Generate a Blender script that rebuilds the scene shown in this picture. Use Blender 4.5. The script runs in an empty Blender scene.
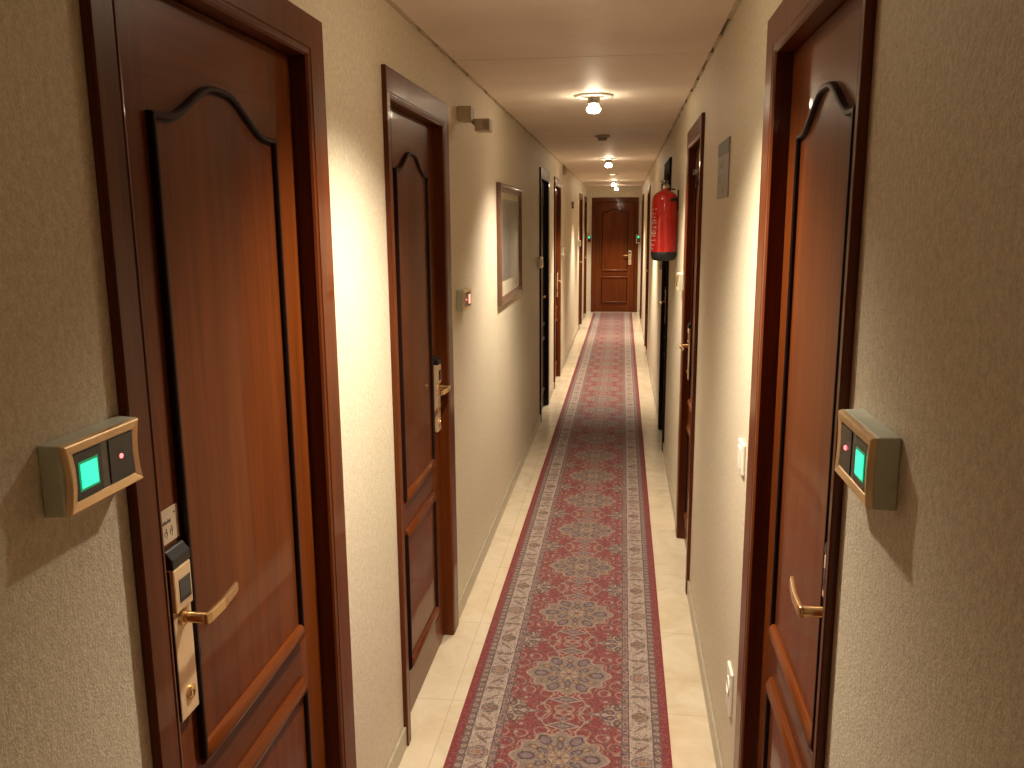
import bpy, bmesh, math, random
from mathutils import Vector, Matrix
random.seed(7)
S = bpy.context.scene
COL = S.collection
PI = math.pi
XL, XR, ZC = -0.683, 0.326, 2.307
Y0, YE = -4.0, 16.14
XM = (XL + XR) / 2
CASE_H = 2.12
CW = 0.088

# ------------------------------------------------------------ node expression helper
class N:
    nt = None
    def __init__(s, v): s.v = v
    @staticmethod
    def op(o, *a, clamp=False):
        n = N.nt.nodes.new('ShaderNodeMath'); n.operation = o; n.use_clamp = clamp
        for i, x in enumerate(a):
            if isinstance(x, N): N.nt.links.new(x.v, n.inputs[i])
            else: n.inputs[i].default_value = float(x)
        return N(n.outputs[0])
    def __add__(s, o): return N.op('ADD', s, o)
    __radd__ = __add__
    def __sub__(s, o): return N.op('SUBTRACT', s, o)
    def __rsub__(s, o): return N.op('SUBTRACT', o, s)
    def __mul__(s, o): return N.op('MULTIPLY', s, o)
    __rmul__ = __mul__
    def __truediv__(s, o): return N.op('DIVIDE', s, o)
    def __neg__(s): return N.op('MULTIPLY', s, -1)
def nabs(a): return N.op('ABSOLUTE', a)
def nmin(a, b): return N.op('MINIMUM', a, b)
def nmax(a, b): return N.op('MAXIMUM', a, b)
def nsqrt(a): return N.op('SQRT', a)
def lt(a, b, w):      # soft a<b mask
    return N.op('ADD', (b - a) / w if isinstance(b, N) else N.op('DIVIDE', N.op('SUBTRACT', b, a), w), 0.5, clamp=True)
def gt(a, b, w): return N.op('ADD', (a - b) / w, 0.5, clamp=True)

def newmat(name):
    m = bpy.data.materials.new(name); m.use_nodes = True
    nt = m.node_tree; bs = nt.nodes['Principled BSDF']
    return m, nt, bs
def link(nt, a, b): nt.links.new(a, b)
def texco(nt, scale=(1, 1, 1), out='Object', rot=(0, 0, 0)):
    t = nt.nodes.new('ShaderNodeTexCoord'); mp = nt.nodes.new('ShaderNodeMapping')
    mp.inputs['Scale'].default_value = scale; mp.inputs['Rotation'].default_value = rot
    link(nt, t.outputs[out], mp.inputs['Vector']); return mp.outputs[0]
def noise(nt, vec, scale, detail=3, rough=.55, dist=0):
    n = nt.nodes.new('ShaderNodeTexNoise'); n.inputs['Scale'].default_value = scale
    n.inputs['Detail'].default_value = detail; n.inputs['Roughness'].default_value = rough
    n.inputs['Distortion'].default_value = dist
    link(nt, vec, n.inputs['Vector']); return n.outputs['Fac']
def ramp(nt, fac, stops):
    r = nt.nodes.new('ShaderNodeValToRGB')
    while len(r.color_ramp.elements) < len(stops): r.color_ramp.elements.new(.5)
    for e, (p, c) in zip(r.color_ramp.elements, stops):
        e.position = p; e.color = (*c, 1)
    link(nt, fac, r.inputs[0]); return r.outputs[0]
def bump(nt, bs, h, strength, dist=.002):
    b = nt.nodes.new('ShaderNodeBump'); b.inputs['Strength'].default_value = strength
    b.inputs['Distance'].default_value = dist
    link(nt, h, b.inputs['Height']); link(nt, b.outputs[0], bs.inputs['Normal'])
def mix(nt, f, a, b, mode='MIX'):
    m = nt.nodes.new('ShaderNodeMix'); m.data_type = 'RGBA'; m.blend_type = mode
    for i, x in ((0, f), (6, a), (7, b)):
        if isinstance(x, N): x = x.v
        if isinstance(x, (int, float)): m.inputs[i].default_value = x
        elif isinstance(x, tuple): m.inputs[i].default_value = (*x, 1) if len(x) == 3 else x
        else: link(nt, x, m.inputs[i])
    return m.outputs[2]

def plain(name, col, rough=.5, metal=0, spec=.5, coat=0, emis=None, es=0, var=.12, bs_=.0):
    m, nt, b = newmat(name)
    v = texco(nt); f = noise(nt, v, 25, 3)
    c = ramp(nt, f, [(.3, tuple(x * (1 - var) for x in col)), (.7, tuple(min(1, x * (1 + var)) for x in col))])
    link(nt, c, b.inputs['Base Color'])
    b.inputs['Roughness'].default_value = rough; b.inputs['Metallic'].default_value = metal
    b.inputs['Specular IOR Level'].default_value = spec
    b.inputs['Coat Weight'].default_value = coat; b.inputs['Coat Roughness'].default_value = .08
    if emis: b.inputs['Emission Color'].default_value = (*emis, 1); b.inputs['Emission Strength'].default_value = es
    if bs_: bump(nt, b, noise(nt, v, 300, 2), bs_, .001)
    return m

def wood(name, axis, dark, light, coat=.38):
    m, nt, b = newmat(name)
    sc = (1, 1, .045) if axis == 'z' else (.045, 1, 1)
    v = texco(nt, sc)
    f1 = noise(nt, v, 34, 5, .6, .6)
    f2 = noise(nt, texco(nt, (1, 1, .12) if axis == 'z' else (.12, 1, 1)), 7, 3, .5, .4)
    f3 = noise(nt, texco(nt, (1, 1, .015) if axis == 'z' else (.015, 1, 1)), 260, 2, .6)
    N.nt = nt
    f = N(f1) * .45 + N(f2) * .4 + N(f3) * .15
    c = ramp(nt, f.v, [(.32, dark), (.52, tuple((a + c2) / 2 for a, c2 in zip(dark, light))), (.72, light)])
    link(nt, c, b.inputs['Base Color'])
    b.inputs['Roughness'].default_value = .38
    b.inputs['Coat Weight'].default_value = coat; b.inputs['Coat Roughness'].default_value = .05
    b.inputs['Coat IOR'].default_value = 1.42; b.inputs['Specular IOR Level'].default_value = .12
    bump(nt, b, f3, .12, .0006)
    bp_ = nt.nodes.new('ShaderNodeBump'); bp_.inputs['Strength'].default_value = .25; bp_.inputs['Distance'].default_value = .0025
    link(nt, noise(nt, texco(nt), 6, 1), bp_.inputs['Height']); link(nt, bp_.outputs[0], b.inputs['Coat Normal'])
    return m

DK, LG = (.062, .012, .002), (.195, .046, .006)
M = {}
M['wood_v'] = wood('mahogany_upright_grain', 'z', DK, LG)
M['wood_h'] = wood('mahogany_level_grain', 'x', DK, LG)
M['wood_m'] = wood('mahogany_moulding', 'z', (.04, .008, .003), (.15, .034, .010))
M['wood_c'] = wood('mahogany_casing', 'z', (.055, .010, .002), (.165, .038, .006))

def wallpaper():
    m, nt, b = newmat('cream_textured_wallpaper')
    v = texco(nt); N.nt = nt
    g = noise(nt, v, 240, 3, .7)
    g2 = noise(nt, texco(nt, (1, 1, .7)), 95, 2, .6)
    big = noise(nt, v, 1.3, 2)
    f = N(g) * .6 + N(g2) * .4
    c = ramp(nt, f.v, [(.34, (.56, .485, .355)), (.66, (.84, .755, .60))])
    c2 = ramp(nt, big, [(.3, (.93, .95, .90)), (.7, (1, .98, 1))])
    link(nt, mix(nt, 1.0, c, c2, 'MULTIPLY'), b.inputs['Base Color'])
    b.inputs['Roughness'].default_value = .55; b.inputs['Specular IOR Level'].default_value = .35
    bump(nt, b, f.v, .85, .0026)
    return m
M['dark_v'] = wood('near_black_wood_and_shade', 'z', (.012, .005, .004), (.026, .009, .006), coat=.12)  # wood of the dark doors; on the mouldings it is painted shade
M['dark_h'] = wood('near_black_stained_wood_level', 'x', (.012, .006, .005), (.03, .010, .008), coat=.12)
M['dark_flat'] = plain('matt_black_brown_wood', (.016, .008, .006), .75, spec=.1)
M['wall'] = wallpaper()

def ceiling_mat():
    m, nt, b = newmat('painted_metal_ceiling_planks')
    v = texco(nt); N.nt = nt
    f = noise(nt, v, 3, 3)
    c = ramp(nt, f, [(.3, (.76, .66, .57)), (.7, (.83, .73, .64))])
    link(nt, c, b.inputs['Base Color'])
    b.inputs['Roughness'].default_value = .58; b.inputs['Specular IOR Level'].default_value = .25
    bump(nt, b, noise(nt, texco(nt, (.5, 6, 1)), 5, 2), .25, .003)
    return m
M['ceil'] = ceiling_mat()

def floor_mat():
    m, nt, b = newmat('cream_marble_tiles')
    t = nt.nodes.new('ShaderNodeTexCoord'); sp = nt.nodes.new('ShaderNodeSeparateXYZ')
    link(nt, t.outputs['Object'], sp.inputs[0]); N.nt = nt
    x, y = N(sp.outputs[0]), N(sp.outputs[1])
    fy = N.op('PINGPONG', y - 2.72, .3)
    fx = N.op('PINGPONG', x - 0.02, .3)
    j = nmax(lt(fy, .0016, .0012), lt(fx, .0016, .0012))
    n1 = noise(nt, texco(nt), 5, 6, .6, 1.2)
    tile = N.op('FLOOR', (y - 2.72) / .6) * 7.3 + N.op('FLOOR', (x - .02) / .6) * 3.1
    c = ramp(nt, n1, [(.3, (.53, .43, .29)), (.55, (.62, .53, .39)), (.75, (.67, .59, .46))])
    tv = N.op('FRACT', N.op('SINE', tile) * 43.7)
    c = mix(nt, tv * .25, c, (.64, .50, .33))
    c = mix(nt, j * .55, c, (.35, .27, .18))
    link(nt, c, b.inputs['Base Color'])
    b.inputs['Roughness'].default_value = .22
    return m
M['floor'] = floor_mat()

# ------------------------------------------------------------ carpet
PER, PH = .51, 2.42
def carpet_mat():
    m, nt, b = newmat('persian_runner_pile')
    t = nt.nodes.new('ShaderNodeTexCoord'); sp = nt.nodes.new('ShaderNodeSeparateXYZ')
    link(nt, t.outputs['Object'], sp.inputs[0]); N.nt = nt
    x, y = N(sp.outputs[0]), N(sp.outputs[1])
    # slight hand-woven wobble
    w = (N(noise(nt, texco(nt), 60, 1)) - .5) * .004
    ax = nabs(x) + w
    yy = N.op('WRAP', y - PH + w, PER / 2, -PER / 2)
    ay = nabs(yy)
    RED, RED2 = (.30, .028, .034), (.20, .018, .024)
    CREAM, GREY, MAUVE, DARK, TAN, OLIVE = (.50, .41, .30), (.27, .225, .20), (.14, .10, .12), (.035, .028, .04), (.40, .23, .10), (.19, .16, .08)
    comb = nt.nodes.new('ShaderNodeCombineXYZ'); link(nt, ax.v, comb.inputs[0]); link(nt, ay.v, comb.inputs[1])
    cv = comb.outputs[0]
    def vor(scale, feature='F1', off=0):
        vn = nt.nodes.new('ShaderNodeTexVoronoi'); vn.feature = feature; vn.inputs['Scale'].default_value = scale
        vn.inputs['Randomness'].default_value = .75
        mp = nt.nodes.new('ShaderNodeMapping'); mp.inputs['Location'].default_value = (off, off * .7, 0)
        link(nt, cv, mp.inputs[0]); link(nt, mp.outputs[0], vn.inputs['Vector']); return N(vn.outputs['Distance'])
    # field
    col = mix(nt, noise(nt, texco(nt), 8, 2), RED, RED2)
    v1 = vor(30); v2 = vor(17, off=3.3); v3 = vor(48, off=1.7)
    arcs = lt(nabs(v2 - .42), .05, .05)
    col = mix(nt, arcs * .75, col, (.52, .33, .24))
    col = mix(nt, lt(v1, .22, .08), col, CREAM)
    col = mix(nt, lt(v1, .10, .06), col, TAN)
    col = mix(nt, lt(v3, .17, .06) * .7, col, DARK)
    col = mix(nt, lt(nabs(v1 - .36), .035, .04) * .6, col, MAUVE)
    def polar(cx, cy, n, ph=0.0, use_abs=True):
        px, py = (ax - cx if cx else ax), (ay - cy if use_abs and cy else (ay if use_abs else yy - cy))
        r = nsqrt(px * px + py * py)
        th = N.op('ARCTAN2', py, px) + ph
        a = N.op('WRAP', th, PI / n, -PI / n)
        return r, a
    def petals(col, r, a, rc, ra, rb, fill, line, core=None):
        px = r * N.op('COSINE', a) - rc; py = r * N.op('SINE', a)
        d = nsqrt((px / ra) * (px / ra) + (py / rb) * (py / rb))
        col = mix(nt, lt(d, 1.22, .22), col, line)
        col = mix(nt, lt(d, .85, .2), col, fill)
        if core: col = mix(nt, lt(d, .38, .2), col, core)
        return col
    def disc(col, r, rad, c, s=.004): return mix(nt, lt(r, rad, s), col, c)
    # side half rosettes between medallions
    hy = PER / 2
    tip = nabs(ay - hy) / .032 + (.2 - ax) / .115
    col = mix(nt, lt(tip, 1.12, .08), col, MAUVE)
    col = mix(nt, lt(tip, .95, .08), col, CREAM)
    col = mix(nt, lt(tip, .55, .1), col, OLIVE)
    r, a = polar(.2, hy, 8, .39)
    edge = .066 + N.op('COSINE', N.op('ARCTAN2', ay - hy, ax - .2) * 12) * .006
    col = mix(nt, lt(r, edge + .006, .004), col, DARK)
    col = mix(nt, lt(r, edge, .004), col, (.46, .38, .30))
    col = petals(col, r, a, .046, .015, .011, MAUVE, DARK, TAN)
    col = disc(col, r, .024, DARK); col = disc(col, r, .020, CREAM); col = disc(col, r, .010, TAN)
    # lozenges on the axis
    for cy, sx, sy in ((.175, .050, .022), (.215, .020, .012)):
        lz = ax / sx + nabs(ay - cy) / sy
        col = mix(nt, lt(lz, 1.25, .12), col, CREAM)
        col = mix(nt, lt(lz, 1.0, .12), col, MAUVE)
        col = mix(nt, lt(lz, .5, .12), col, GREY)
    stem = lt(nabs(ax - .055 - N.op('SINE', ay * 38) * .018), .0028, .002) * gt(ay, .14, .01)
    col = mix(nt, stem, col, CREAM)
    # medallion
    r, a = polar(0, 0, 6, .52)
    th = N.op('ARCTAN2', ay, ax)
    lobes = .128 + N.op('COSINE', th * 12) * .010 + lt(th, .30, .2) * .016
    col = mix(nt, lt(r, lobes + .009, .004), col, (.48, .36, .27))
    col = mix(nt, lt(r, lobes, .004), col, (.31, .26, .205))
    vv = lt(v3, .28, .1) * lt(r, lobes, .004)
    col = mix(nt, vv * .6, col, (.17, .13, .12))
    r6, a6 = polar(0, 0, 6, 0.0)
    col = petals(col, r6, a6, .104, .024, .017, (.24, .18, .20), DARK, GREY)
    col = petals(col, r, a, .100, .015, .010, TAN, (.12, .09, .06), CREAM)
    col = petals(col, r, a, .064, .018, .011, (.20, .17, .19), DARK, GREY)
    col = petals(col, r6, a6, .058, .015, .009, TAN, (.16, .11, .07), CREAM)
    col = disc(col, r, .038, (.15, .11, .10)); col = disc(col, r, .034, CREAM)
    col = petals(col, r6, a6, .021, .009, .006, TAN, (.20, .13, .10))
    col = disc(col, r, .010, MAUVE)
    # inner guard stripe .171 - .197
    g = gt(ax, .197, .003)
    gy = N.op('WRAP', y, .0235, -.0235)
    gd = nsqrt((ax - .2095) * (ax - .2095) + gy * gy)
    gc = mix(nt, lt(gd, .0115, .004), (.22, .16, .15), (.42, .34, .28))
    gc = mix(nt, lt(gd, .006, .003), gc, (.30, .08, .08))
    gc = mix(nt, lt(nabs(v3 - .3), .07, .05), gc, DARK)
    col = mix(nt, g, col, gc)
    # main cream border
    bc = mix(nt, noise(nt, texco(nt), 15, 2), (.60, .52, .42), (.52, .44, .35))
    bc = mix(nt, lt(nabs(v1 - .33), .045, .04) * .55, bc, (.27, .21, .18))
    bx = ax - .2615
    r, a = polar(.2615, 0, 5)
    bc = mix(nt, lt(r, .034, .004), bc, DARK); bc = mix(nt, lt(r, .031, .004), bc, (.40, .30, .27))
    bc = petals(bc, r, a, .021, .0085, .007, (.20, .13, .13), (.5, .4, .32)); bc = disc(bc, r, .011, TAN)
    r, a = polar(.2615, PER / 4, 2)
    bc = petals(bc, r, a, .014, .017, .010, (.16, .14, .12), CREAM, (.32, .20, .16))
    r, a = polar(.2615, PER / 2, 4, .785)
    bc = mix(nt, lt(r, .030, .004), bc, (.15, .12, .11)); bc = petals(bc, r, a, .017, .010, .008, OLIVE, CREAM); bc = disc(bc, r, .008, (.35, .1, .1))
    for cy in (PER * .14, PER * .37):
        q1 = nabs((ay - cy) - bx * 1.1) / .010 + nabs(bx + (ay - cy)) / .055
        bc = mix(nt, lt(q1, 1.0, .12), bc, (.17, .12, .10)); bc = mix(nt, lt(q1, .55, .12), bc, (.40, .22, .16))
    col = mix(nt, gt(ax, .222, .003), col, bc)
    for xe in (.199, .222, .300): col = mix(nt, lt(nabs(ax - xe), .0016, .0014), col, DARK)
    col = mix(nt, lt(nabs(ax - .2255), .0018, .0014), col, (.62, .54, .44))
    # outer guard
    gy2 = N.op('WRAP', y, .017, -.017)
    gd2 = nsqrt((ax - .313) * (ax - .313) + gy2 * gy2)
    oc = mix(nt, lt(gd2, .009, .004), (.13, .10, .10), (.50, .42, .34))
    oc = mix(nt, lt(gd2, .004, .003), oc, (.30, .07, .07))
    col = mix(nt, gt(ax, .3015, .002), col, oc)
    col = mix(nt, gt(ax, .325, .002), col, (.23, .014, .020))
    inner = lt(ax, .324, .002)
    v4, v5, v6 = vor(85, off=5.1), vor(62, off=9.4), vor(110, off=2.2)
    sel = N(noise(nt, cv, 14, 2)); sel2 = N(noise(nt, cv, 21, 2))
    col = mix(nt, lt(v4, .30, .12) * gt(sel, .50, .08) * inner * .75, col, (.035, .025, .035))
    col = mix(nt, lt(v5, .27, .10) * lt(sel, .52, .08) * inner * .65, col, (.42, .33, .24))
    col = mix(nt, lt(v6, .30, .10) * gt(sel2, .52, .08) * inner * .6, col, (.34, .11, .035))
    col = mix(nt, lt(nabs(v5 - .48), .05, .05) * gt(sel2, .46, .08) * inner * .55, col, (.06, .045, .05))
    mt = noise(nt, texco(nt), 95, 3, .7)
    col = mix(nt, N.op('MULTIPLY', lt(N(mt), .48, .12), .5), col, (.30, .175, .15))
    col = mix(nt, N.op('MULTIPLY', gt(N(mt), .54, .10), .45), col, (.16, .10, .10))
    # pile variation
    pv = noise(nt, texco(nt), 420, 2, .7)
    pv2 = ramp(nt, pv, [(.3, (.58, .58, .58)), (.7, (1.15, 1.15, 1.15))])
    col = mix(nt, 1.0, col, pv2, 'MULTIPLY')
    col = mix(nt, 1.0, col, (.82, .80, .82), 'MULTIPLY')
    link(nt, col, b.inputs['Base Color'])
    b.inputs['Roughness'].default_value = .8; b.inputs['Specular IOR Level'].default_value = .25
    b.inputs['Sheen Weight'].default_value = .10; b.inputs['Sheen Roughness'].default_value = .4
    b.inputs['Sheen Tint'].default_value = (.9, .75, .7, 1)
    bump(nt, b, pv, .5, .002)
    return m
M['carpet'] = carpet_mat()
M['rug_edge'] = plain('crimson_rug_binding', (.22, .015, .02), .9)

M['skirt'] = plain('cream_skirting_tile', (.36, .31, .23), .3, bs_=.05)
M['gold'] = plain('polished_brass', (.82, .55, .26), .2, .85, var=.05)
M['bezel'] = plain('satin_gold_bezel', (.85, .60, .33), .3, .55, var=.05)
M['brass_dull'] = plain('satin_gold_plate', (.88, .66, .42), .3, .5, var=.04)
M['black'] = plain('black_plastic', (.012, .012, .013), .3)
M['socketgrey'] = plain('grey_plastic_face', (.16, .15, .13), .4)
M['housing'] = plain('grey_plastic_housing', (.50, .52, .42), .45)
M['darkwin'] = plain('dark_reader_window', (.02, .02, .02), .25)
M['green'] = plain('green_lit_screen', (.02, .3, .2), .3, emis=(.02, .75, .33), es=.85, var=.03)
M['green_edge'] = plain('green_screen_surround', (.0, .06, .03), .3, emis=(.0, .35, .14), es=.25)
M['redled'] = plain('red_indicator', (.4, .01, .01), .3, emis=(1, .10, .10), es=2.5)
M['redwin'] = plain('red_lit_screen', (.5, .05, .03), .3, emis=(1, .28, .20), es=1.1)
M['cream_sticker'] = plain('cream_sticker', (.55, .43, .30), .5)
M['ink'] = plain('grey_ink', (.10, .08, .06), .6)
M['darkglass'] = plain('smoked_sensor_window', (.05, .055, .055), .08)
M['red'] = plain('extinguisher_red', (.55, .012, .008), .28, coat=.6)
M['rubber'] = plain('black_rubber', (.012, .012, .014), .55)
M['chrome'] = plain('dull_chrome', (.6, .56, .5), .25, 1)
M['white'] = plain('white_plastic', (.78, .74, .66), .4)
M['beige'] = plain('beige_plastic', (.42, .34, .22), .5)
M['whiteprint'] = plain('white_print', (.7, .66, .6), .5)
M['plaque'] = plain('grey_plaque', (.26, .22, .19), .45)
M['plaque_d'] = plain('dark_grey_plaque_header', (.10, .10, .065), .45)
M['plaque_l'] = plain('pale_plaque_marks', (.42, .38, .32), .5)
M['frame'] = plain('reddish_brown_frame', (.15, .075, .045), .4, coat=.2)
M['matboard'] = plain('pale_mat_board', (.52, .45, .33), .8)
M['ring'] = plain('white_enamel_ring', (.62, .56, .48), .35)
M['bulb'] = plain('lit_bulb', (1, .95, .85), .3, emis=(1, .84, .60), es=34)
M['detector'] = plain('greyish_detector_plastic', (.30, .25, .19), .5)
M['void'] = plain('dark_void', (.01, .008, .006), .9)
M['putty'] = plain('cream_joint_filler', (.55, .47, .36), .7)

def picture_mat():
    m, nt, b = newmat('print_of_blue_grey_shape')
    t = nt.nodes.new('ShaderNodeTexCoord'); sp = nt.nodes.new('ShaderNodeSeparateXYZ')
    link(nt, t.outputs['Object'], sp.inputs[0]); N.nt = nt
    x, z = N(sp.outputs[0]), N(sp.outputs[2])
    nn = N(noise(nt, texco(nt), 9, 4))
    c = mix(nt, nn, (.17, .155, .12), (.10, .09, .085))
    shp = lt(nabs(x + .16 + (nn - .5) * .15), .17, .08) * lt(z, .13, .04)
    c = mix(nt, shp * .8, c, (.04, .038, .06))
    link(nt, c, b.inputs['Base Color']); b.inputs['Roughness'].default_value = .3
    b.inputs['Coat Weight'].default_value = .12; b.inputs['Coat Roughness'].default_value = .03
    return m
M['picture'] = picture_mat()

# ------------------------------------------------------------ mesh helpers
def mesh_obj(name, bm, mats, parent=None, smooth=False, bevel=0, loc=None):
    bmesh.ops.recalc_face_normals(bm, faces=bm.faces)
    me = bpy.data.meshes.new(name); bm.to_mesh(me); bm.free()
    if not isinstance(mats, (list, tuple)): mats = [mats]
    for m in mats: me.materials.append(m)
    if smooth:
        for p in me.polygons: p.use_smooth = True
    o = bpy.data.objects.new(name, me); COL.objects.link(o)
    if smooth:
        try: me.set_sharp_from_angle(angle=math.radians(38))
        except Exception: pass
    if parent: o.parent = parent
    if loc: o.location = loc
    if bevel:
        md = o.modifiers.new('edge', 'BEVEL'); md.width = bevel; md.segments = 2; md.limit_method = 'ANGLE'; md.angle_limit = math.radians(40)
    return o
def box(bm, x0, x1, y0, y1, z0, z1, mi=0):
    vs = [bm.verts.new((x, y, z)) for x in (x0, x1) for y in (y0, y1) for z in (z0, z1)]
    fs = [(0, 1, 3, 2), (4, 6, 7, 5), (0, 4, 5, 1), (2, 3, 7, 6), (0, 2, 6, 4), (1, 5, 7, 3)]
    for f in fs:
        fa = bm.faces.new([vs[i] for i in f]); fa.material_index = mi
def boxo(name, dims, mat, parent=None, bevel=0):
    bm = bmesh.new(); box(bm, *dims); return mesh_obj(name, bm, mat, parent, bevel=bevel)
def sweep(bm, path, prof, closed=True, mi=0):
    """path: (u,z) points, prof: closed list of (inward offset, outward height). Outward = -y."""
    n = len(path); rings = []
    P = [Vector(p) for p in path]
    for i in range(n):
        if closed or 0 < i < n - 1:
            a = (P[i] - P[i - 1]).normalized(); c = (P[(i + 1) % n] - P[i]).normalized()
        elif i == 0: a = c = (P[1] - P[0]).normalized()
        else: a = c = (P[-1] - P[-2]).normalized()
        na, nc = Vector((-a.y, a.x)), Vector((-c.y, c.x))
        mv = (na + nc); mv.normalize(); k = 1 / max(.3, mv.dot(na))
        rings.append([bm.verts.new((P[i].x + mv.x * o * k, -h, P[i].y + mv.y * o * k)) for o, h in prof])
    m = len(prof)
    for i in range(n if closed else n - 1):
        A, B = rings[i], rings[(i + 1) % n]
        for j in range(m):
            f = bm.faces.new((A[j], A[(j + 1) % m], B[(j + 1) % m], B[j])); f.material_index = mi
    if not closed:
        bm.faces.new(rings[0]); bm.faces.new(list(reversed(rings[-1])))
def lathe(bm, prof, seg=32, axis='z', centre=(0, 0, 0), mi=0):
    rings = []
    for r, h in prof:
        ring = []
        for i in range(seg):
            a = 2 * PI * i / seg; c, s = r * math.cos(a), r * math.sin(a)
            p = (c, s, h) if axis == 'z' else ((c, h, s) if axis == 'y' else (h, c, s))
            ring.append(bm.verts.new(Vector(p) + Vector(centre)))
        rings.append(ring)
    for A, B in zip(rings, rings[1:]):
        for i in range(seg):
            f = bm.faces.new((A[i], A[(i + 1) % seg], B[(i + 1) % seg], B[i])); f.material_index = mi
    for R in (rings[0], rings[-1]):
        f = bm.faces.new(R); f.material_index = mi
def tube(bm, pts, rad, seg=12, flat=None):
    """pts: 3D points; rad: list of (rx, rz) per point or float"""
    P = [Vector(p) for p in pts]; rings = []
    for i, p in enumerate(P):
        d = (P[min(i + 1, len(P) - 1)] - P[max(i - 1, 0)]).normalized()
        up = Vector((0, 0, 1)) if abs(d.z) < .9 else Vector((1, 0, 0))
        s = d.cross(up).normalized(); u = s.cross(d).normalized()
        r = rad[i] if isinstance(rad, list) else rad
        ra, rb = r if isinstance(r, tuple) else (r, r)
        rings.append([bm.verts.new(p + s * ra * math.cos(2 * PI * k / seg) + u * rb * math.sin(2 * PI * k / seg)) for k in range(seg)])
    for A, B in zip(rings, rings[1:]):
        for i in range(seg): bm.faces.new((A[i], A[(i + 1) % seg], B[(i + 1) % seg], B[i]))
    bm.faces.new(rings[0]); bm.faces.new(rings[-1])
def poly(bm, pts, y0, y1, mi=0):
    """extruded polygon in the u-z plane between y0 and y1"""
    A = [bm.verts.new((u, y0, z)) for u, z in pts]; B = [bm.verts.new((u, y1, z)) for u, z in pts]
    fa = bm.faces.new(A); fb = bm.faces.new(B); fa.material_index = fb.material_index = mi
    n = len(pts)
    for i in range(n):
        f = bm.faces.new((A[i], A[(i + 1) % n], B[(i + 1) % n], B[i])); f.material_index = mi
def empty(name, loc, rz=0, label=None, cat=None, group=None, kind=None):
    o = bpy.data.objects.new(name, None); COL.objects.link(o)
    o.empty_display_size = .05
    o.location = loc; o.rotation_euler = (0, 0, rz); tag(o, label, cat, group, kind); return o
def tag(o, label=None, cat=None, group=None, kind=None):
    for k, v in (('label', label), ('category', cat), ('group', group), ('kind', kind)):
        if v: o[k] = v
    return o
def copy_tree(o, parent=None):
    c = o.copy(); COL.objects.link(c)
    if parent: c.parent = parent
    for ch in [x for x in bpy.data.objects if x.parent == o]: copy_tree(ch, c)
    return c

# ------------------------------------------------------------ doors
# side, near outer edge, far outer edge, handle end ('near' / 'far'), label
DOORS = [   # side, near/far outer edge, near/far casing width, lock end, lock inset, panel half width, label
    ('L', 1.055, 1.920, .062, .105, 'near', .074, (.232, .226), 'large dark red-brown panelled door in the left foreground, brass lever beside the green-lit reader'),
    ('L', 2.433, 3.300, .040, .105, 'far', .055, .215, 'second panelled wooden door on the left wall, before the framed picture'),
    ('L', 7.02, 7.82, .050, .100, 'near', .08, .20, 'very dark door on the left wall just past the framed picture'),
    ('L', 8.49, 9.32, .050, .100, 'far', .08, .21, 'reddish wooden door on the left wall right behind the very dark one'),
    ('L', 13.38, 14.22, .050, .100, 'near', .08, .21, 'distant left wooden door, the one before the last beside the end door'),
    ('L', 15.09, 15.93, .050, .100, 'near', .08, .21, 'last door on the left wall, squeezed against the end wall'),
    ('R', 1.240, 2.065, .018, .112, 'near', .066, (.208, .224), 'orange-brown panelled door in the right foreground with brass lever and arched moulding'),
    ('R', 3.70, 4.51, .050, .100, 'far', .075, .19, 'second wooden door on the right wall, between grey plaque and fire extinguisher'),
    ('R', 6.17, 6.95, .050, .100, 'far', .08, .20, 'dark door on the right wall directly behind the red fire extinguisher'),
    ('R', 10.88, 11.72, .050, .100, 'near', .08, .21, 'distant right wooden door, seen just left of the fire extinguisher'),
    ('R', 14.32, 15.16, .050, .100, 'near', .08, .21, 'last door on the right wall, nearest the end wall'),
]
def panel_path(u0, u1, z0, z1, arch):
    p = [(u0, z0), (u1, z0), (u1, z1)]
    if arch:
        uc, hw = (u0 + u1) / 2, (u1 - u0) / 2; n = 28
        for i in range(1, n):
            t = 1 - 2 * i / n; a = abs(t)
            s = min(1, max(0, (1 - a - .17) / .74)); s = s * s * (3 - 2 * s)
            p.append((uc + t * hw, z1 + arch * s))
    p.append((u0, z1))
    return p
MOULD = [(-.003, 0), (-.0025, .0105), (0, .0125), (.005, .0125), (.0075, .0095), (.0080, .0038), (.012, .0036), (.0125, 0)]
RIDGE = [(-.006, 0), (-.004, .0095), (.004, .0150), (.014, .0172), (.024, .0150), (.031, .0095), (.033, 0)]
CASE = [(0, .0006), (0, .0125), (.003, .015), (.069, .015), (.0705, .0128), (.074, .0128), (.0765, .0150), (.084, .0140), (.088, .0095), (.088, -.09), (.080, -.09), (.080, .0006)]
TOPW = .088
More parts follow.
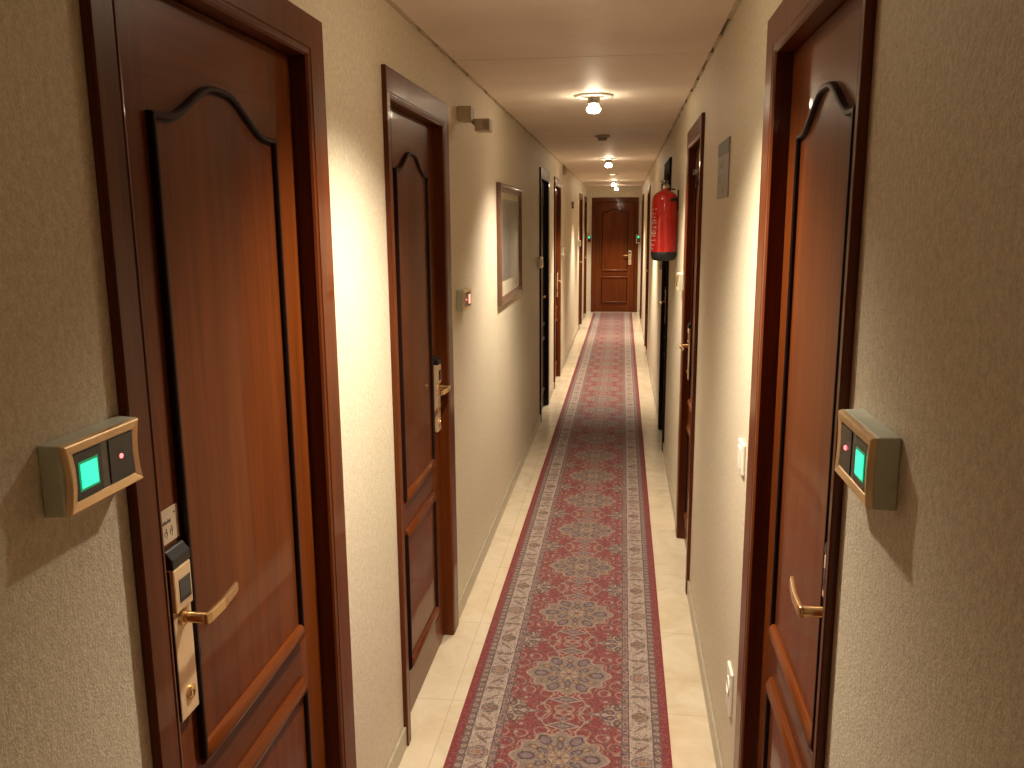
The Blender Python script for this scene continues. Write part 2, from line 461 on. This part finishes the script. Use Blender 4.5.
def make_door(idx, W, loc, rz, hs, cl, cr, inset, ph, label, sticker=False, dark=False, f=.025):
    """local x along the wall, -y faces the corridor; hs = -1/+1 the lock side; cl, cr casing widths at -x and +x"""
    d = empty('door_%d' % idx, loc, rz, label, 'door', 'panelled doors along the corridor', 'structure')
    h = W / 2
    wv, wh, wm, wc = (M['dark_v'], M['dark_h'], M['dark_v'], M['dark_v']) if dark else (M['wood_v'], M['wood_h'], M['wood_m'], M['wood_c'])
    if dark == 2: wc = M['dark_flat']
    bm = bmesh.new(); rings = []
    for sx, cw, z in ((1, cr, .002), (1, cr, CASE_H), (-1, cl, CASE_H), (-1, cl, .002)):
        rings.append([bm.verts.new((sx * (h - o / .088 * cw), -hh, z if z < 1 else z - o / .088 * TOPW)) for o, hh in CASE])
    n = len(CASE)
    for A, B in zip(rings, rings[1:]):
        for k in range(n): bm.faces.new((A[k], A[(k + 1) % n], B[(k + 1) % n], B[k]))
    bm.faces.new(rings[0]); bm.faces.new(rings[-1])
    mesh_obj('door_frame', bm, wc, d)
    lx0, lx1 = -h + cl + .003, h - cr - .003; zt = CASE_H - TOPW - .003
    mid = (lx0 + lx1) / 2; ph = ph if isinstance(ph, tuple) else (ph, ph); u0, u1 = mid - ph[0], mid + ph[1]
    bm = bmesh.new()
    ZB, ZM0, ZM1, ZT = .18, .655, .780, 1.847
    box(bm, lx0, u0, f, f + .04, .006, zt, 0)
    box(bm, u1, lx1, f, f + .04, .006, zt, 0)
    box(bm, u0, u1, f, f + .04, ZT - .05, zt, 1)
    box(bm, u0, u1, f, f + .04, ZM0, ZM1, 1)
    box(bm, u0, u1, f, f + .04, .006, ZB, 1)
    box(bm, u0, u1, f + .002, f + .038, ZB, ZM0, 0)
    box(bm, u0, u1, f + .002, f + .038, ZM1, ZT - .05, 0)
    leaf = mesh_obj('leaf', bm, [wv, wh], d)
    for nm, z0, z1, ar in (('upper', ZM1, ZT, .064), ('lower', ZB, ZM0, 0)):
        pp = panel_path(u0, u1, z0, z1, ar)
        bm = bmesh.new(); poly(bm, panel_path(u0 + .006, u1 - .006, z0 + .006, z1 - .006, ar), -.0035 + f, f + .004)
        mesh_obj(nm + '_panel', bm, wv, leaf)
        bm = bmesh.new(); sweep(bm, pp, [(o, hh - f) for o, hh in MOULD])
        mesh_obj(nm + '_moulding', bm, M['dark_v'], leaf)  # near-black colour paints in the shade on the moulding flanks
        for zr, sg in ((z0, 1), (z1, -1)):
            if ar and sg < 0: continue
            bm = bmesh.new(); RR = []
            for uu in (u0 + .001, u0 + .010, u1 - .010, u1 - .001):
                k = 1 if u0 + .005 < uu < u1 - .005 else .72
                RR.append([bm.verts.new((uu, f - hh * k, zr + sg * (o - .010))) for o, hh in RIDGE])
            for A, B in zip(RR, RR[1:]):
                for q in range(len(RIDGE)): bm.faces.new((A[q], A[(q + 1) % len(RIDGE)], B[(q + 1) % len(RIDGE)], B[q]))
            bm.faces.new(RR[0]); bm.faces.new(RR[-1])
            mesh_obj('rail_ridge', bm, wh, leaf, smooth=True)
    # lock plate
    uc = (lx0 + inset) if hs < 0 else (lx1 - inset); s = -hs
    HW = .028
    pl = boxo('lock_plate', (uc - HW, uc + HW, f - .013, f - .0002, .888, 1.150), M['brass_dull'], d, bevel=.002)
    bm = bmesh.new()
    pp = [(f - .0002, 1.1502), (f - .0002, 1.180), (f - .008, 1.180), (f - .019, 1.166), (f - .019, 1.1502)]
    A = [bm.verts.new((uc - HW, y, z)) for y, z in pp]; B = [bm.verts.new((uc + HW, y, z)) for y, z in pp]
    bm.faces.new(A); bm.faces.new(B)
    for i in range(5): bm.faces.new((A[i], A[(i + 1) % 5], B[(i + 1) % 5], B[i]))
    tag(mesh_obj('card_slot', bm, M['black'], pl, bevel=.002), 'black plastic card slot cap')
    boxo('side_strip', (uc + hs * HW - .0012, uc + hs * HW + .0012, f - .0125, f - .0002, .890, 1.148), M['black'], pl)
    boxo('reader_cover', (uc - HW + .001, uc + HW - .001, f - .0185, f - .0128, 1.076, 1.149), M['brass_dull'], pl, bevel=.0025)
    boxo('sensor_window', (uc - .017 + s * .004, uc + .017 + s * .004, f - .0196, f - .0183, 1.090, 1.128), M['darkglass'], pl, bevel=.001)
    bm = bmesh.new(); lathe(bm, [(.0125, f - .0128), (.0125, f - .0155), (.0105, f - .0170), (.0072, f - .0170), (.0068, f - .0185), (.0015, f - .0188)], 24, 'y', (uc + s * .004, 0, .925))
    tag(mesh_obj('key_cylinder', bm, M['gold'], pl, smooth=True), 'round brass key cylinder')
    boxo('keyhole', (uc + s * .004 - .0012, uc + s * .004 + .0012, f - .0194, f - .0186, .920, .930), M['black'], pl)
    zl = 1.060; y1 = f - .055
    bm = bmesh.new()
    tube(bm, [(uc, f - .0125, zl), (uc, f - .017, zl), (uc, f - .018, zl), (uc, y1 + .006, zl), (uc + s * .002, y1, zl)],
         [.014, .014, .0088, .0088, .0080], 16)
    mesh_obj('lever_spindle', bm, M['gold'], pl, smooth=True)
    bm = bmesh.new()
    z0, z1 = zl - .0095, zl + .0095
    P = [(-.007, 0, 0), (.006, -.002, 0), (.055, -.001, .0), (.112, .006, .001), (.124, .009, .002)]
    rr_ = []
    for ux, dy, dz in P:
        X = uc + s * ux; Y = y1 + dy
        rr_.append([bm.verts.new(q) for q in ((X, Y - .0035, z0 + dz), (X, Y - .0035, z1 - dz), (X, Y + .0035, z1 - dz), (X, Y + .0035, z0 + dz))])
    for A, B in zip(rr_, rr_[1:]):
        for k in range(4): bm.faces.new((A[k], A[(k + 1) % 4], B[(k + 1) % 4], B[k]))
    bm.faces.new(rr_[0]); bm.faces.new(rr_[-1])
    mesh_obj('lever_handle', bm, M['gold'], pl, bevel=.0018)
    if sticker:
        stk = boxo('room_label', (uc - .034, uc + .030, f - .0012, f - .0001, 1.186, 1.242), M['cream_sticker'], d)
        tag(stk, 'small cream printed sticker above the lock')
        bm = bmesh.new(); yf = f - .0016
        box(bm, uc + .018, uc + .0215, yf, f - .001, 1.2295, 1.2325)
        xx = uc - .020
        for w in (.0028, .002, .0032, .0016, .003, .002, .0026, .0018, .003):
            box(bm, xx, xx + w * .72, yf, f - .001, 1.2185, 1.2185 + random.choice((.004, .0052, .0065))); xx += w + .0008
        for cx in (uc - .010, uc + .006):
            sg = 1 if cx < uc - .01 else -1
            tube(bm, [(cx + sg * .005 * math.cos(a), f - .0012, 1.203 + .009 * math.sin(a)) for a in [1.9 + i * .4 for i in range(7)]], .0007, 6)
            tube(bm, [(cx + .002 * math.cos(a), f - .0012, 1.203 + .004 * math.sin(a)) for a in [i * .6 for i in range(9)]], .0006, 6)
        mesh_obj('printed_marks', bm, M['ink'], stk)
    return d

for i, (sd, a, b_, wn, wf, hn, ins, ph, lab) in enumerate(DOORS):
    W = b_ - a; yc = (a + b_) / 2
    if sd == 'L': loc, rz, hs, cl, cr = (XL, yc, 0), PI / 2, (-1 if hn == 'near' else 1), wn, wf
    else: loc, rz, hs, cl, cr = (XR, yc, 0), -PI / 2, (1 if hn == 'near' else -1), wf, wn
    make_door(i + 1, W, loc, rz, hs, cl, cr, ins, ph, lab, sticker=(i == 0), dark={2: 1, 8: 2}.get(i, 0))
make_door(12, .865, ((-.589 + .276) / 2, YE, 0), 0, 1, .07, .07, .075, .24, 'closed wooden door facing us across the far end of the corridor', f=.012)

# ------------------------------------------------------------ shell
def wall_with_openings(name, side):
    bm = bmesh.new()
    xs = (XL - .12, XL) if side == 'L' else (XR, XR + .12)
    y = Y0
    for sd, a, b_, wn, wf, *_ in [d for d in DOORS if d[0] == side]:
        o0, o1 = a + wn / .088 * .080, b_ - wf / .088 * .080
        box(bm, *xs, y, o0, 0, 2.42); box(bm, *xs, o0, o1, CASE_H - .0795, 2.42); y = o1
    box(bm, *xs, y, YE, 0, 2.42)
    return tag(mesh_obj(name, bm, M['wall']), 'cream textured wallpaper wall with doors on the %s side' % ('left' if side == 'L' else 'right'), 'wall', kind='structure')
wall_with_openings('wall_left', 'L'); wall_with_openings('wall_right', 'R')
bm = bmesh.new(); dl, dr = -.589 + .0636, .276 - .0636
box(bm, XL - .12, dl, YE, YE + .12, 0, 2.42); box(bm, dr, XR + .12, YE, YE + .12, 0, 2.42); box(bm, dl, dr, YE, YE + .12, CASE_H - .0795, 2.42)
tag(mesh_obj('wall_end', bm, M['wall']), 'short cream wall closing the far end around the last door', 'wall', kind='structure')
tag(boxo('wall_back', (XL - .12, XR + .12, Y0 - .1, Y0, 0, 2.42), M['wall']), 'cream wall behind the viewer', 'wall', kind='structure')
tag(boxo('floor', (XL - .12, XR + .12, Y0 - .1, YE + .12, -.06, 0), M['floor']), 'glossy cream marble floor tiles on both sides of the runner', 'floor', kind='structure')

# ceiling: transverse planks with grooves, held just short of the walls
def ceiling():
    bm = bmesh.new()
    joints = [Y0 - .1]
    y = 3.45 - .6 * 8
    while y < YE: joints.append(y); y += .6
    joints.append(YE)
    g = .0012
    for a, b_ in zip(joints, joints[1:]):
        gg = .0032 if abs(b_ - 3.45) < .01 or abs(b_ - 5.85) < .01 else g * .6
        ga = .0032 if abs(a - 3.45) < .01 or abs(a - 5.85) < .01 else g * .6
        for k in range(3):
            c0, c1 = a + (b_ - a) * k / 3, a + (b_ - a) * (k + 1) / 3
            e0 = ga if k == 0 else .0003; e1 = gg if k == 2 else .0003
            x0, x1 = XL + .013, XR - .013
            z = ZC
            v = [bm.verts.new(p) for p in ((x0, c0 + e0, z), (x1, c0 + e0, z), (x1, c1 - e1, z), (x0, c1 - e1, z))]
            w = [bm.verts.new((q.co.x, q.co.y, z + .02)) for q in v]
            bm.faces.new(v); bm.faces.new(w)
            for i in range(4): bm.faces.new((v[i], v[(i + 1) % 4], w[(i + 1) % 4], w[i]))
    return tag(mesh_obj('ceiling', bm, M['ceil']), 'beige lacquered metal plank ceiling with thin cross joints', 'ceiling', kind='structure')
ceiling()
tag(boxo('ceiling_void', (XL - .12, XR + .12, Y0 - .1, YE + .12, 2.40, 2.46), M['void']), 'dark void above the ceiling planks', 'ceiling', kind='structure')
# filler closing most of the shadow gap, broken where the photo shows dark dashes
def filler(name, x0, x1, gaps, lab):
    bm = bmesh.new(); y = Y0
    for a, b_ in gaps:
        box(bm, x0, x1, y, a, ZC - .003, ZC + .012); y = b_
    box(bm, x0, x1, y, YE - .001, ZC - .003, ZC + .012)
    tag(mesh_obj(name, bm, M['putty']), lab, 'trim', kind='structure')
gl = []; y = 2.3
while y < 7.6:
    L = random.uniform(.06, .26); gl.append((y, y + L)); y += L + random.uniform(.10, .34)
gr = []; y = 2.45
while y < 6.6:
    L = random.uniform(.06, .26); gr.append((y, y + L)); y += L + random.uniform(.12, .34)
filler('trim_1', XL + .0003, XL + .0155, gl, 'patchy filler line where ceiling meets the left wall')
filler('trim_2', XR - .0155, XR - .0003, gr, 'patchy filler line where ceiling meets the right wall')
def skirting(name, side, lab):
    bm = bmesh.new(); y = Y0
    x0, x1 = (XL + .0003, XL + .010) if side == 'L' else (XR - .010, XR - .0003)
    for sd, a, b_, *_ in [d for d in DOORS if d[0] == side]:
        box(bm, x0, x1, y, a - .001, .0004, .072); y = b_ + .001
    box(bm, x0, x1, y, YE - .001, .0004, .072)
    tag(mesh_obj(name, bm, M['skirt'], bevel=.002), lab, 'skirting', kind='structure')
skirting('baseboard_left', 'L', 'low cream tile skirting along the left wall')
skirting('baseboard_right', 'R', 'low cream tile skirting along the right wall')

# ------------------------------------------------------------ carpet runner
bm = bmesh.new()
cx = -.1758; hw = .352; y0, y1 = -1.0, 15.95
nx, ny = 12, 160
G = [[bm.verts.new((-hw + 2 * hw * i / nx, y0 + (y1 - y0) * j / ny, .0085 + random.uniform(-.0006, .0006))) for i in range(nx + 1)] for j in range(ny + 1)]
for j in range(ny):
    for i in range(nx): bm.faces.new((G[j][i], G[j][i + 1], G[j + 1][i + 1], G[j + 1][i]))
rug = empty('carpet_runner', (cx, 0, 0), 0, 'long red Persian-patterned carpet runner with cream borders down the corridor floor', 'carpet')
mesh_obj('pile', bm, M['carpet'], rug, smooth=True)
for s in (-1, 1):
    bm = bmesh.new(); n = 80
    prof = [(-.004, .0006), (-.004, .007), (-.001, .0092), (.002, .0080), (.002, .0006)]
    rings = [[bm.verts.new((s * (hw - .001 + o * -1 if False else hw + (-o)), y0 + (y1 - y0) * j / n, z)) for o, z in prof] for j in range(n + 1)]
    for A, B in zip(rings, rings[1:]):
        for i in range(5): bm.faces.new((A[i], A[(i + 1) % 5], B[(i + 1) % 5], B[i]))
    bm.faces.new(rings[0]); bm.faces.new(rings[-1])
    mesh_obj('edge_binding', bm, M['rug_edge'], rug)

# ------------------------------------------------------------ card readers
def make_reader(name, s, screen='green', vertical=False):
    """local: back on y=0, -y outward, origin centre-back; s=-1 screen on -x half"""
    r = empty(name, (0, 0, 0))
    w, h = .081, .045
    bm = bmesh.new()
    # slightly tapered box
    pts = [(-w, -h), (w, -h), (w, h), (-w, h)]
    A = [bm.verts.new((x, -.0004, z)) for x, z in pts]; B = [bm.verts.new((x * .985, -.027, z * .97)) for x, z in pts]
    bm.faces.new(A); bm.faces.new(B)
    for i in range(4): bm.faces.new((A[i], A[(i + 1) % 4], B[(i + 1) % 4], B[i]))
    mesh_obj('housing', bm, M['housing'], r, bevel=.002)
    bm = bmesh.new()
    w2, h2 = w * .985, h * .97
    # curved short ends: path bows inward
    path = [(-w2, -h2), (w2, -h2)]
    for i in range(1, 8):
        t = i / 8; path.append((w2 - .007 * math.sin(PI * t), -h2 + 2 * h2 * t))
    path += [(w2, h2), (-w2, h2)]
    for i in range(1, 8):
        t = i / 8; path.append((-w2 + .007 * math.sin(PI * t), h2 - 2 * h2 * t))
    sweep(bm, path, [(0, .027), (.0005, .030), (.0015, .0335), (.003, .0345), (.0125, .0330), (.0135, .0315), (.0135, .027)])
    tag(mesh_obj('bezel', bm, M['bezel'], r), 'polished gold bezel')
    face = boxo('face_plate', (-w2 + .012, w2 - .012, -.0315, -.0265, -h2 + .010, h2 - .010), M['socketgrey'], r)
    for sg, k in ((s, 0), (-s, 1)):
        c = sg * .035
        win = boxo('dark_window', (c - .0265, c + .0265, -.0330, -.0312, -.0285, .0285), M['darkwin'], face)
    c = s * .036
    if screen == 'green':
        boxo('screen_glow_edge', (c - .0195, c + .0195, -.0336, -.0328, -.0195, .0175), M['green_edge'], face)
        tag(boxo('screen', (c - .0165, c + .0165, -.0345, -.0334, -.0165, .0145), M['green'], face, bevel=.0008), 'green lit screen')
    elif screen == 'red':
        tag(boxo('screen', (c - .017, c + .017, -.0345, -.0328, -.020, .019), M['redwin'], face, bevel=.0008), 'red lit screen')
    if screen != 'off':
        bm = bmesh.new(); lathe(bm, [(.0034, -.0326), (.0031, -.0342), (.0015, -.0350)], 16, 'y', (-s * .033, 0, .002))
        tag(mesh_obj('indicator_lamp', bm, M['redled'], face, smooth=True), 'tiny red indicator')
    return r
def place(o, x, y, z, rz, label, group='card readers beside the doors'):
    o.location = (x, y, z); o.rotation_euler[2] = rz; tag(o, label, 'card reader', group); return o
LW, RW = PI / 2, -PI / 2
rl = make_reader('card_reader', -1, 'green')
rr = make_reader('card_reader', 1, 'green')
rred = make_reader('card_reader', 1, 'red')
place(rl, XL, .968, 1.382, LW, 'gold-rimmed grey card reader with green screen at the left edge, beside the foreground door')
place(rr, XR, 1.086, 1.387, RW, 'gold-rimmed card reader on the right foreground wall, casting a pointed shadow')
place(rred, XL, 3.545, 1.362, LW, 'small card reader with red lit screen on the left wall before the picture')
roff = make_reader('card_reader', -1, 'off')
place(roff, XL, 6.90, 1.362, LW, 'unlit pale card reader on the left wall between picture and very dark door')
c = copy_tree(roff); place(c, XL, 9.60, 1.36, LW, 'unlit card reader just past the reddish left door')
c = copy_tree(roff); place(c, XL, 13.22, 1.36, LW, 'tiny unlit card reader at the edge of the bright far left wall')
c = copy_tree(roff); place(c, XR, 4.70, 1.36, RW, 'card reader catching light on the far side of the second right door')
c = copy_tree(roff); place(c, XR, 7.15, 1.34, RW, 'shaded card reader just below and behind the fire extinguisher')
for x, lab in ((-.632, 'distant green-lit card reader left of the end door'), (.279, 'distant green-lit card reader right of the end door')):
    c = copy_tree(rl); place(c, x, YE, 1.362, 0, lab); c.rotation_euler = (0, PI / 2, 0)

# ------------------------------------------------------------ lamps
LAMPS = [(2.0, 0), (4.48, 1), (8.88, 1), (11.75, 0), (13.5, 1), (15.3, 1)]
POW = [90, 80, 150, 115, 130, 95]
def make_spot():
    r = empty('ceiling_spotlight', (0, 0, 0))
    bm = bmesh.new(); lathe(bm, [(.060, -.0002), (.100, -.0002), (.100, -.004), (.094, -.009), (.070, -.011), (.064, -.008), (.060, -.0002)], 40)
    mesh_obj('trim_ring', bm, M['ring'], r, smooth=True)
    bm = bmesh.new(); lathe(bm, [(.060, -.0002), (.060, -.006), (.048, -.010), (.034, -.012), (.030, -.042), (.028, -.042), (.001, -.042)], 32)
    tag(mesh_obj('lamp_holder', bm, M['chrome'], r, smooth=True), 'dull metal lamp holder')
    bm = bmesh.new()
    lathe(bm, [(.016, -.040), (.022, -.048), (.033, -.060), (.036, -.067), (.034, -.075), (.025, -.083), (.010, -.086), (.001, -.0865)], 32)
    tag(mesh_obj('bulb', bm, M['bulb'], r, smooth=True), 'glowing reflector bulb')
    return r
def make_recessed():
    r = empty('ceiling_spotlight', (0, 0, 0))
    bm = bmesh.new(); lathe(bm, [(.040, -.0002), (.075, -.0002), (.075, -.003), (.070, -.007), (.046, -.008), (.040, -.005), (.040, -.0002)], 40)
    mesh_obj('trim_ring', bm, M['ring'], r, smooth=True)
    bm = bmesh.new(); lathe(bm, [(.001, -.0004), (.038, -.0004), (.036, -.0030), (.001, -.0045)], 32)
    tag(mesh_obj('bulb', bm, M['bulb'], r, smooth=True), 'flush glowing lamp face')
    return r
sp0 = make_spot()
labs = ['ceiling spotlight overhead nearest the viewer', 'nearest visible round ceiling spotlight with glowing bulb below its wide ring',
        'second glowing ceiling spotlight counted from the viewer', 'small flush ceiling spotlight without a hanging bulb between the second and third bright lamps',
        'third glowing ceiling spotlight, tiny, close to the end door', 'furthest glowing ceiling spotlight, right above the end door']
for i, (y, vis) in enumerate(LAMPS):
    if i == 3: r = make_recessed()
    else: r = sp0 if i == 0 else copy_tree(sp0)
    r.location = (-.160 if y < 14 else -.135, y, ZC)
    tag(r, labs[i], 'ceiling light', 'spotlights along the corridor ceiling')
    li = bpy.data.lights.new('spot_lamp', 'SPOT'); li.color = (1, .87, .69)
    li.energy = POW[i]
    li.spot_size = math.radians([126, 120, 96, 88, 88, 94][i]); li.spot_blend = 1.0 if i < 2 else .8; li.shadow_soft_size = .03
    lo = bpy.data.objects.new('spot_lamp', li); COL.objects.link(lo); lo.location = (r.location.x, y, ZC - .100)
# added fill lamp, unseen behind the viewer, to lift the near walls
r = copy_tree(sp0); r.location = (-.160, -1.7, ZC); tag(r, 'added unseen fill spotlight behind the viewer', 'ceiling light', 'spotlights along the corridor ceiling')
li = bpy.data.lights.new('spot_lamp', 'SPOT'); li.color = (1, .87, .69); li.energy = 7; li.spot_size = math.radians(124); li.spot_blend = 1; li.shadow_soft_size = .03
lo = bpy.data.objects.new('spot_lamp', li); COL.objects.link(lo); lo.location = (-.160, -1.7, ZC - .1)
# smoke detectors
def make_det():
    r = empty('smoke_detector', (0, 0, 0))
    bm = bmesh.new(); lathe(bm, [(.055, -.0002), (.058, -.003), (.056, -.012), (.050, -.016), (.001, -.016)], 32)
    mesh_obj('base', bm, M['detector'], r, smooth=True)
    bm = bmesh.new(); lathe(bm, [(.036, -.0155), (.036, -.030), (.028, -.038), (.001, -.040)], 32)
    mesh_obj('sensor_chamber', bm, M['detector'], r, smooth=True)
    return r
d0 = make_det(); d0.location = (-.165, 6.5, ZC); tag(d0, 'dull round smoke detector on ceiling between first and second glowing lamps', 'smoke detector')

# ------------------------------------------------------------ fire extinguisher
fx = empty('fire_extinguisher', (.245, 5.30, 1.447), 0, 'red fire extinguisher with black base hung high on the right wall', 'fire extinguisher')
bm = bmesh.new(); R = .0765
lathe(bm, [(.073, .03), (R, .034), (R, .350), (.0735, .372), (.066, .389), (.053, .402), (.036, .411), (.024, .417), (.022, .430), (.001, .430)], 40)
mesh_obj('cylinder', bm, M['red'], fx, smooth=True)
bm = bmesh.new(); lathe(bm, [(.056, 0), (.066, .004), (.073, .016), (.0775, .036), (.0775, .052), (.0760, .054), (.072, .052), (.068, .030), (.001, .022)], 40)
tag(mesh_obj('base_ring', bm, M['rubber'], fx, smooth=True), 'black plastic base cup')
bm = bmesh.new(); lathe(bm, [(.024, .427), (.026, .430), (.026, .446), (.018, .450), (.016, .475), (.013, .478), (.001, .478)], 24)
vb = mesh_obj('valve', bm, M['chrome'], fx, smooth=True)
bm = bmesh.new()
tube(bm, [(0, .02, .478), (0, -.01, .484), (-.002, -.05, .500), (-.004, -.10, .512)], [(.010, .005)] * 4, 10)
tube(bm, [(0, .01, .458), (0, -.03, .456), (0, -.075, .462), (0, -.10, .470)], [(.009, .004)] * 4, 10)
mesh_obj('squeeze_lever', bm, M['black'], vb, smooth=True)
bm = bmesh.new(); lathe(bm, [(.001, -.030), (.012, -.030), (.013, -.018), (.012, -.016), (.001, -.016)], 20, 'x', (-.0, -.004, .462))
mesh_obj('pressure_gauge', bm, M['chrome'], vb, smooth=True)
bm = bmesh.new()
tube(bm, [(0, .015, .455), (.01, .045, .462), (.012, .085, .44), (.01, .102, .38), (.0, .098, .26), (-.0, .094, .14), (0, .093, .08)], [.009] * 6 + [.012], 12)
mesh_obj('hose', bm, M['rubber'], fx, smooth=True)
# label wrap on the side facing the corridor
def wrap(bm, a0, a1, z0, z1, r, n=20, t=.0006):
    V = []
    for i in range(n + 1):
        a = a0 + (a1 - a0) * i / n
        V.append([bm.verts.new((rr_ * math.cos(a), rr_ * math.sin(a), z)) for rr_, z in ((r, z0), (r, z1), (r - t, z1), (r - t, z0))])
    for A, B in zip(V, V[1:]):
        for k in range(4): bm.faces.new((A[k], A[(k + 1) % 4], B[(k + 1) % 4], B[k]))
    bm.faces.new(V[0]); bm.faces.new(V[-1])
bm = bmesh.new()
z = .07
while z < .31:
    a = PI * .93
    while a < PI * 1.25:
        da = random.uniform(.03, .10)
        hh = random.choice((.004, .006, .010))
        if random.random() < .62: wrap(bm, a, a + da, z, z + hh, R + .0012, 3, .002)
        a += da + .035
    z += random.choice((.014, .02, .028))
tag(mesh_obj('printed_instructions', bm, M['whiteprint'], fx), 'white printed instructions down the left flank')
bm = bmesh.new()
box(bm, .074, .0805, -.02, .02, .30, .42); box(bm, .02, .06, -.012, .012, .418, .426)
tube(bm, [(.081 * math.cos(a), .0815 * math.sin(a), .36) for a in [-1.2 + i * .2 for i in range(13)]], [(.002, .008)] * 13, 8)
mesh_obj('wall_bracket', bm, M['rubber'], fx)

# ------------------------------------------------------------ picture
pc = empty('framed_picture', (XL, 5.10, 1.56), LW, 'wide framed print with pale mat on the left wall, lit by spotlight', 'picture')
w, h = .480, .335
bm = bmesh.new(); sweep(bm, [(-w, -h), (w, -h), (w, h), (-w, h)], [(0, .0006), (0, .018), (.006, .026), (.016, .028), (.028, .022), (.040, .020), (.046, .015), (.046, .0006)])
mesh_obj('frame', bm, M['frame'], pc, smooth=True)
boxo('mat_board', (-w + .04, w - .04, -.010, -.001, -h + .04, h - .04), M['matboard'], pc)
boxo('print', (-w + .085, w - .085, -.0120, -.0098, -h + .13, h - .085), M['picture'], pc)

# ------------------------------------------------------------ emergency / sensor lamp
em = empty('wall_sensor', (XL, 3.585, 2.12), LW, 'small beige two-box sensor on the left wall above the second door corner', 'sensor')
boxo('mounting_box', (-.04, .04, -.060, -.0004, -.028, .030), M['beige'], em, bevel=.004)
bm = bmesh.new(); tube(bm, [(.01, -.055, -.022), (.012, -.064, -.030), (.014, -.075, -.040)], [.010, .012, .010], 12)
mesh_obj('ball_joint', bm, M['detector'], em, smooth=True)
hd = boxo('sensor_head', (-.03, .045, -.134, -.070, -.070, -.020), M['beige'], em, bevel=.005)
boxo('sensor_lens', (-.0305, -.028, -.128, -.105, -.064, -.028), M['detector'], hd)

# ------------------------------------------------------------ plaque on right wall
pq = empty('wall_plaque', (XR, 2.945, 1.848), RW, 'grey information plaque with dark top band on the right wall', 'sign')
boxo('backing_plate', (-.155, .155, -.004, -.0004, -.092, .092), M['plaque'], pq, bevel=.0008)
boxo('header_band', (-.153, .153, -.0052, -.0038, .048, .091), M['plaque_d'], pq)
for cxx, cz, r in ((-.02, .022, .016), (.03, -.018, .013), (.0, -.066, .018), (-.085, .018, .010), (-.07, -.022, .011)):
    bm = bmesh.new(); lathe(bm, [(r * .45, -.0038), (r * .45, -.0050), (r, -.0050), (r, -.0038)], 24, 'y', (cxx, 0, cz))
    tag(mesh_obj('pale_symbol', bm, M['plaque_l'], pq), 'worn pale round symbol')

# light switch and socket by the right foreground door
def wallplate(name, y, z, w, h, lab, cat):
    o = empty(name, (XR, y, z), RW, lab, cat)
    boxo('plate', (-w, w, -.009, -.0004, -h, h), M['white'], o, bevel=.003)
    return o
sw = wallplate('light_switch', 2.235, 1.065, .042, .042, 'white light switch beside the casing of the right foreground door', 'light switch')
boxo('rocker', (-.026, .026, -.0125, -.0085, -.028, .028), M['white'], sw, bevel=.002)
so = wallplate('wall_socket', 2.262, .375, .042, .065, 'white wall socket low on the right wall beside the foreground door', 'socket')
bm = bmesh.new(); lathe(bm, [(.026, -.0085), (.026, -.0125), (.0225, -.0125), (.020, -.0092), (.001, -.0092)], 28, 'y', (0, 0, .012))
mesh_obj('socket_well', bm, M['white'], so, smooth=True)
bm = bmesh.new()
for q in (-.0095, .0095): lathe(bm, [(.0026, -.0090), (.0026, -.0100), (.0005, -.0100)], 10, 'y', (q, 0, .012))
mesh_obj('pin_holes', bm, M['black'], so)

# small items far down the left wall
o = empty('wall_alarm', (XL, 9.75, 2.250), LW, 'small pale round alarm disc high on the left wall past the reddish door', 'detector')  # this wall disc is an alarm
bm = bmesh.new(); lathe(bm, [(.055, -.0004), (.055, -.016), (.046, -.026), (.001, -.030)], 28, 'y')
mesh_obj('body', bm, M['detector'], o, smooth=True)
bm = bmesh.new()
for a in (PI / 4, -PI / 4):
    tube(bm, [(-.036 * math.cos(a), -.030, -.036 * math.sin(a)), (.036 * math.cos(a), -.030, .036 * math.sin(a))], .003, 8)
mesh_obj('grille', bm, M['plaque_d'], o)
o = empty('wall_sign', (XL, 11.4, 1.90), LW, 'thin dark little sign projecting from the far left wall', 'sign')
boxo('sign_plate', (-.003, .003, -.030, -.0004, -.045, .045), M['plaque_d'], o, bevel=.001)
boxo('sign_mount', (-.012, .012, -.006, -.0004, -.02, .02), M['beige'], o)

# ------------------------------------------------------------ world, camera
w = bpy.data.worlds.new('World'); S.world = w; w.use_nodes = True
w.node_tree.nodes['Background'].inputs[0].default_value = (0, 0, 0, 1)
cam = bpy.data.cameras.new('Camera'); co = bpy.data.objects.new('Camera', cam); COL.objects.link(co)
R_ = Vector((0.9917005, 0.12835684, -0.00739147)); U_ = Vector((-0.01685547, 0.18679088, 0.98225509)); F_ = Vector((-0.12745982, 0.97397828, -0.18740412))
m = Matrix(((R_.x, U_.x, -F_.x, 0), (R_.y, U_.y, -F_.y, 0), (R_.z, U_.z, -F_.z, 1.6815), (0, 0, 0, 1)))
co.matrix_world = m
cam.sensor_width = 36; cam.lens = 846.82 * 36 / 1024; cam.clip_start = .02
S.camera = co
S.view_settings.view_transform = 'Standard'; S.view_settings.look = 'None'; S.view_settings.gamma = 1
S.view_settings.exposure = 1.2
try: S.view_settings.use_curve_mapping = False
except Exception: pass
S.cycles.use_denoising = True
S.cycles.max_bounces = 10; S.cycles.diffuse_bounces = 6; S.cycles.glossy_bounces = 4
S.cycles.sample_clamp_indirect = 6; S.cycles.caustics_reflective = False
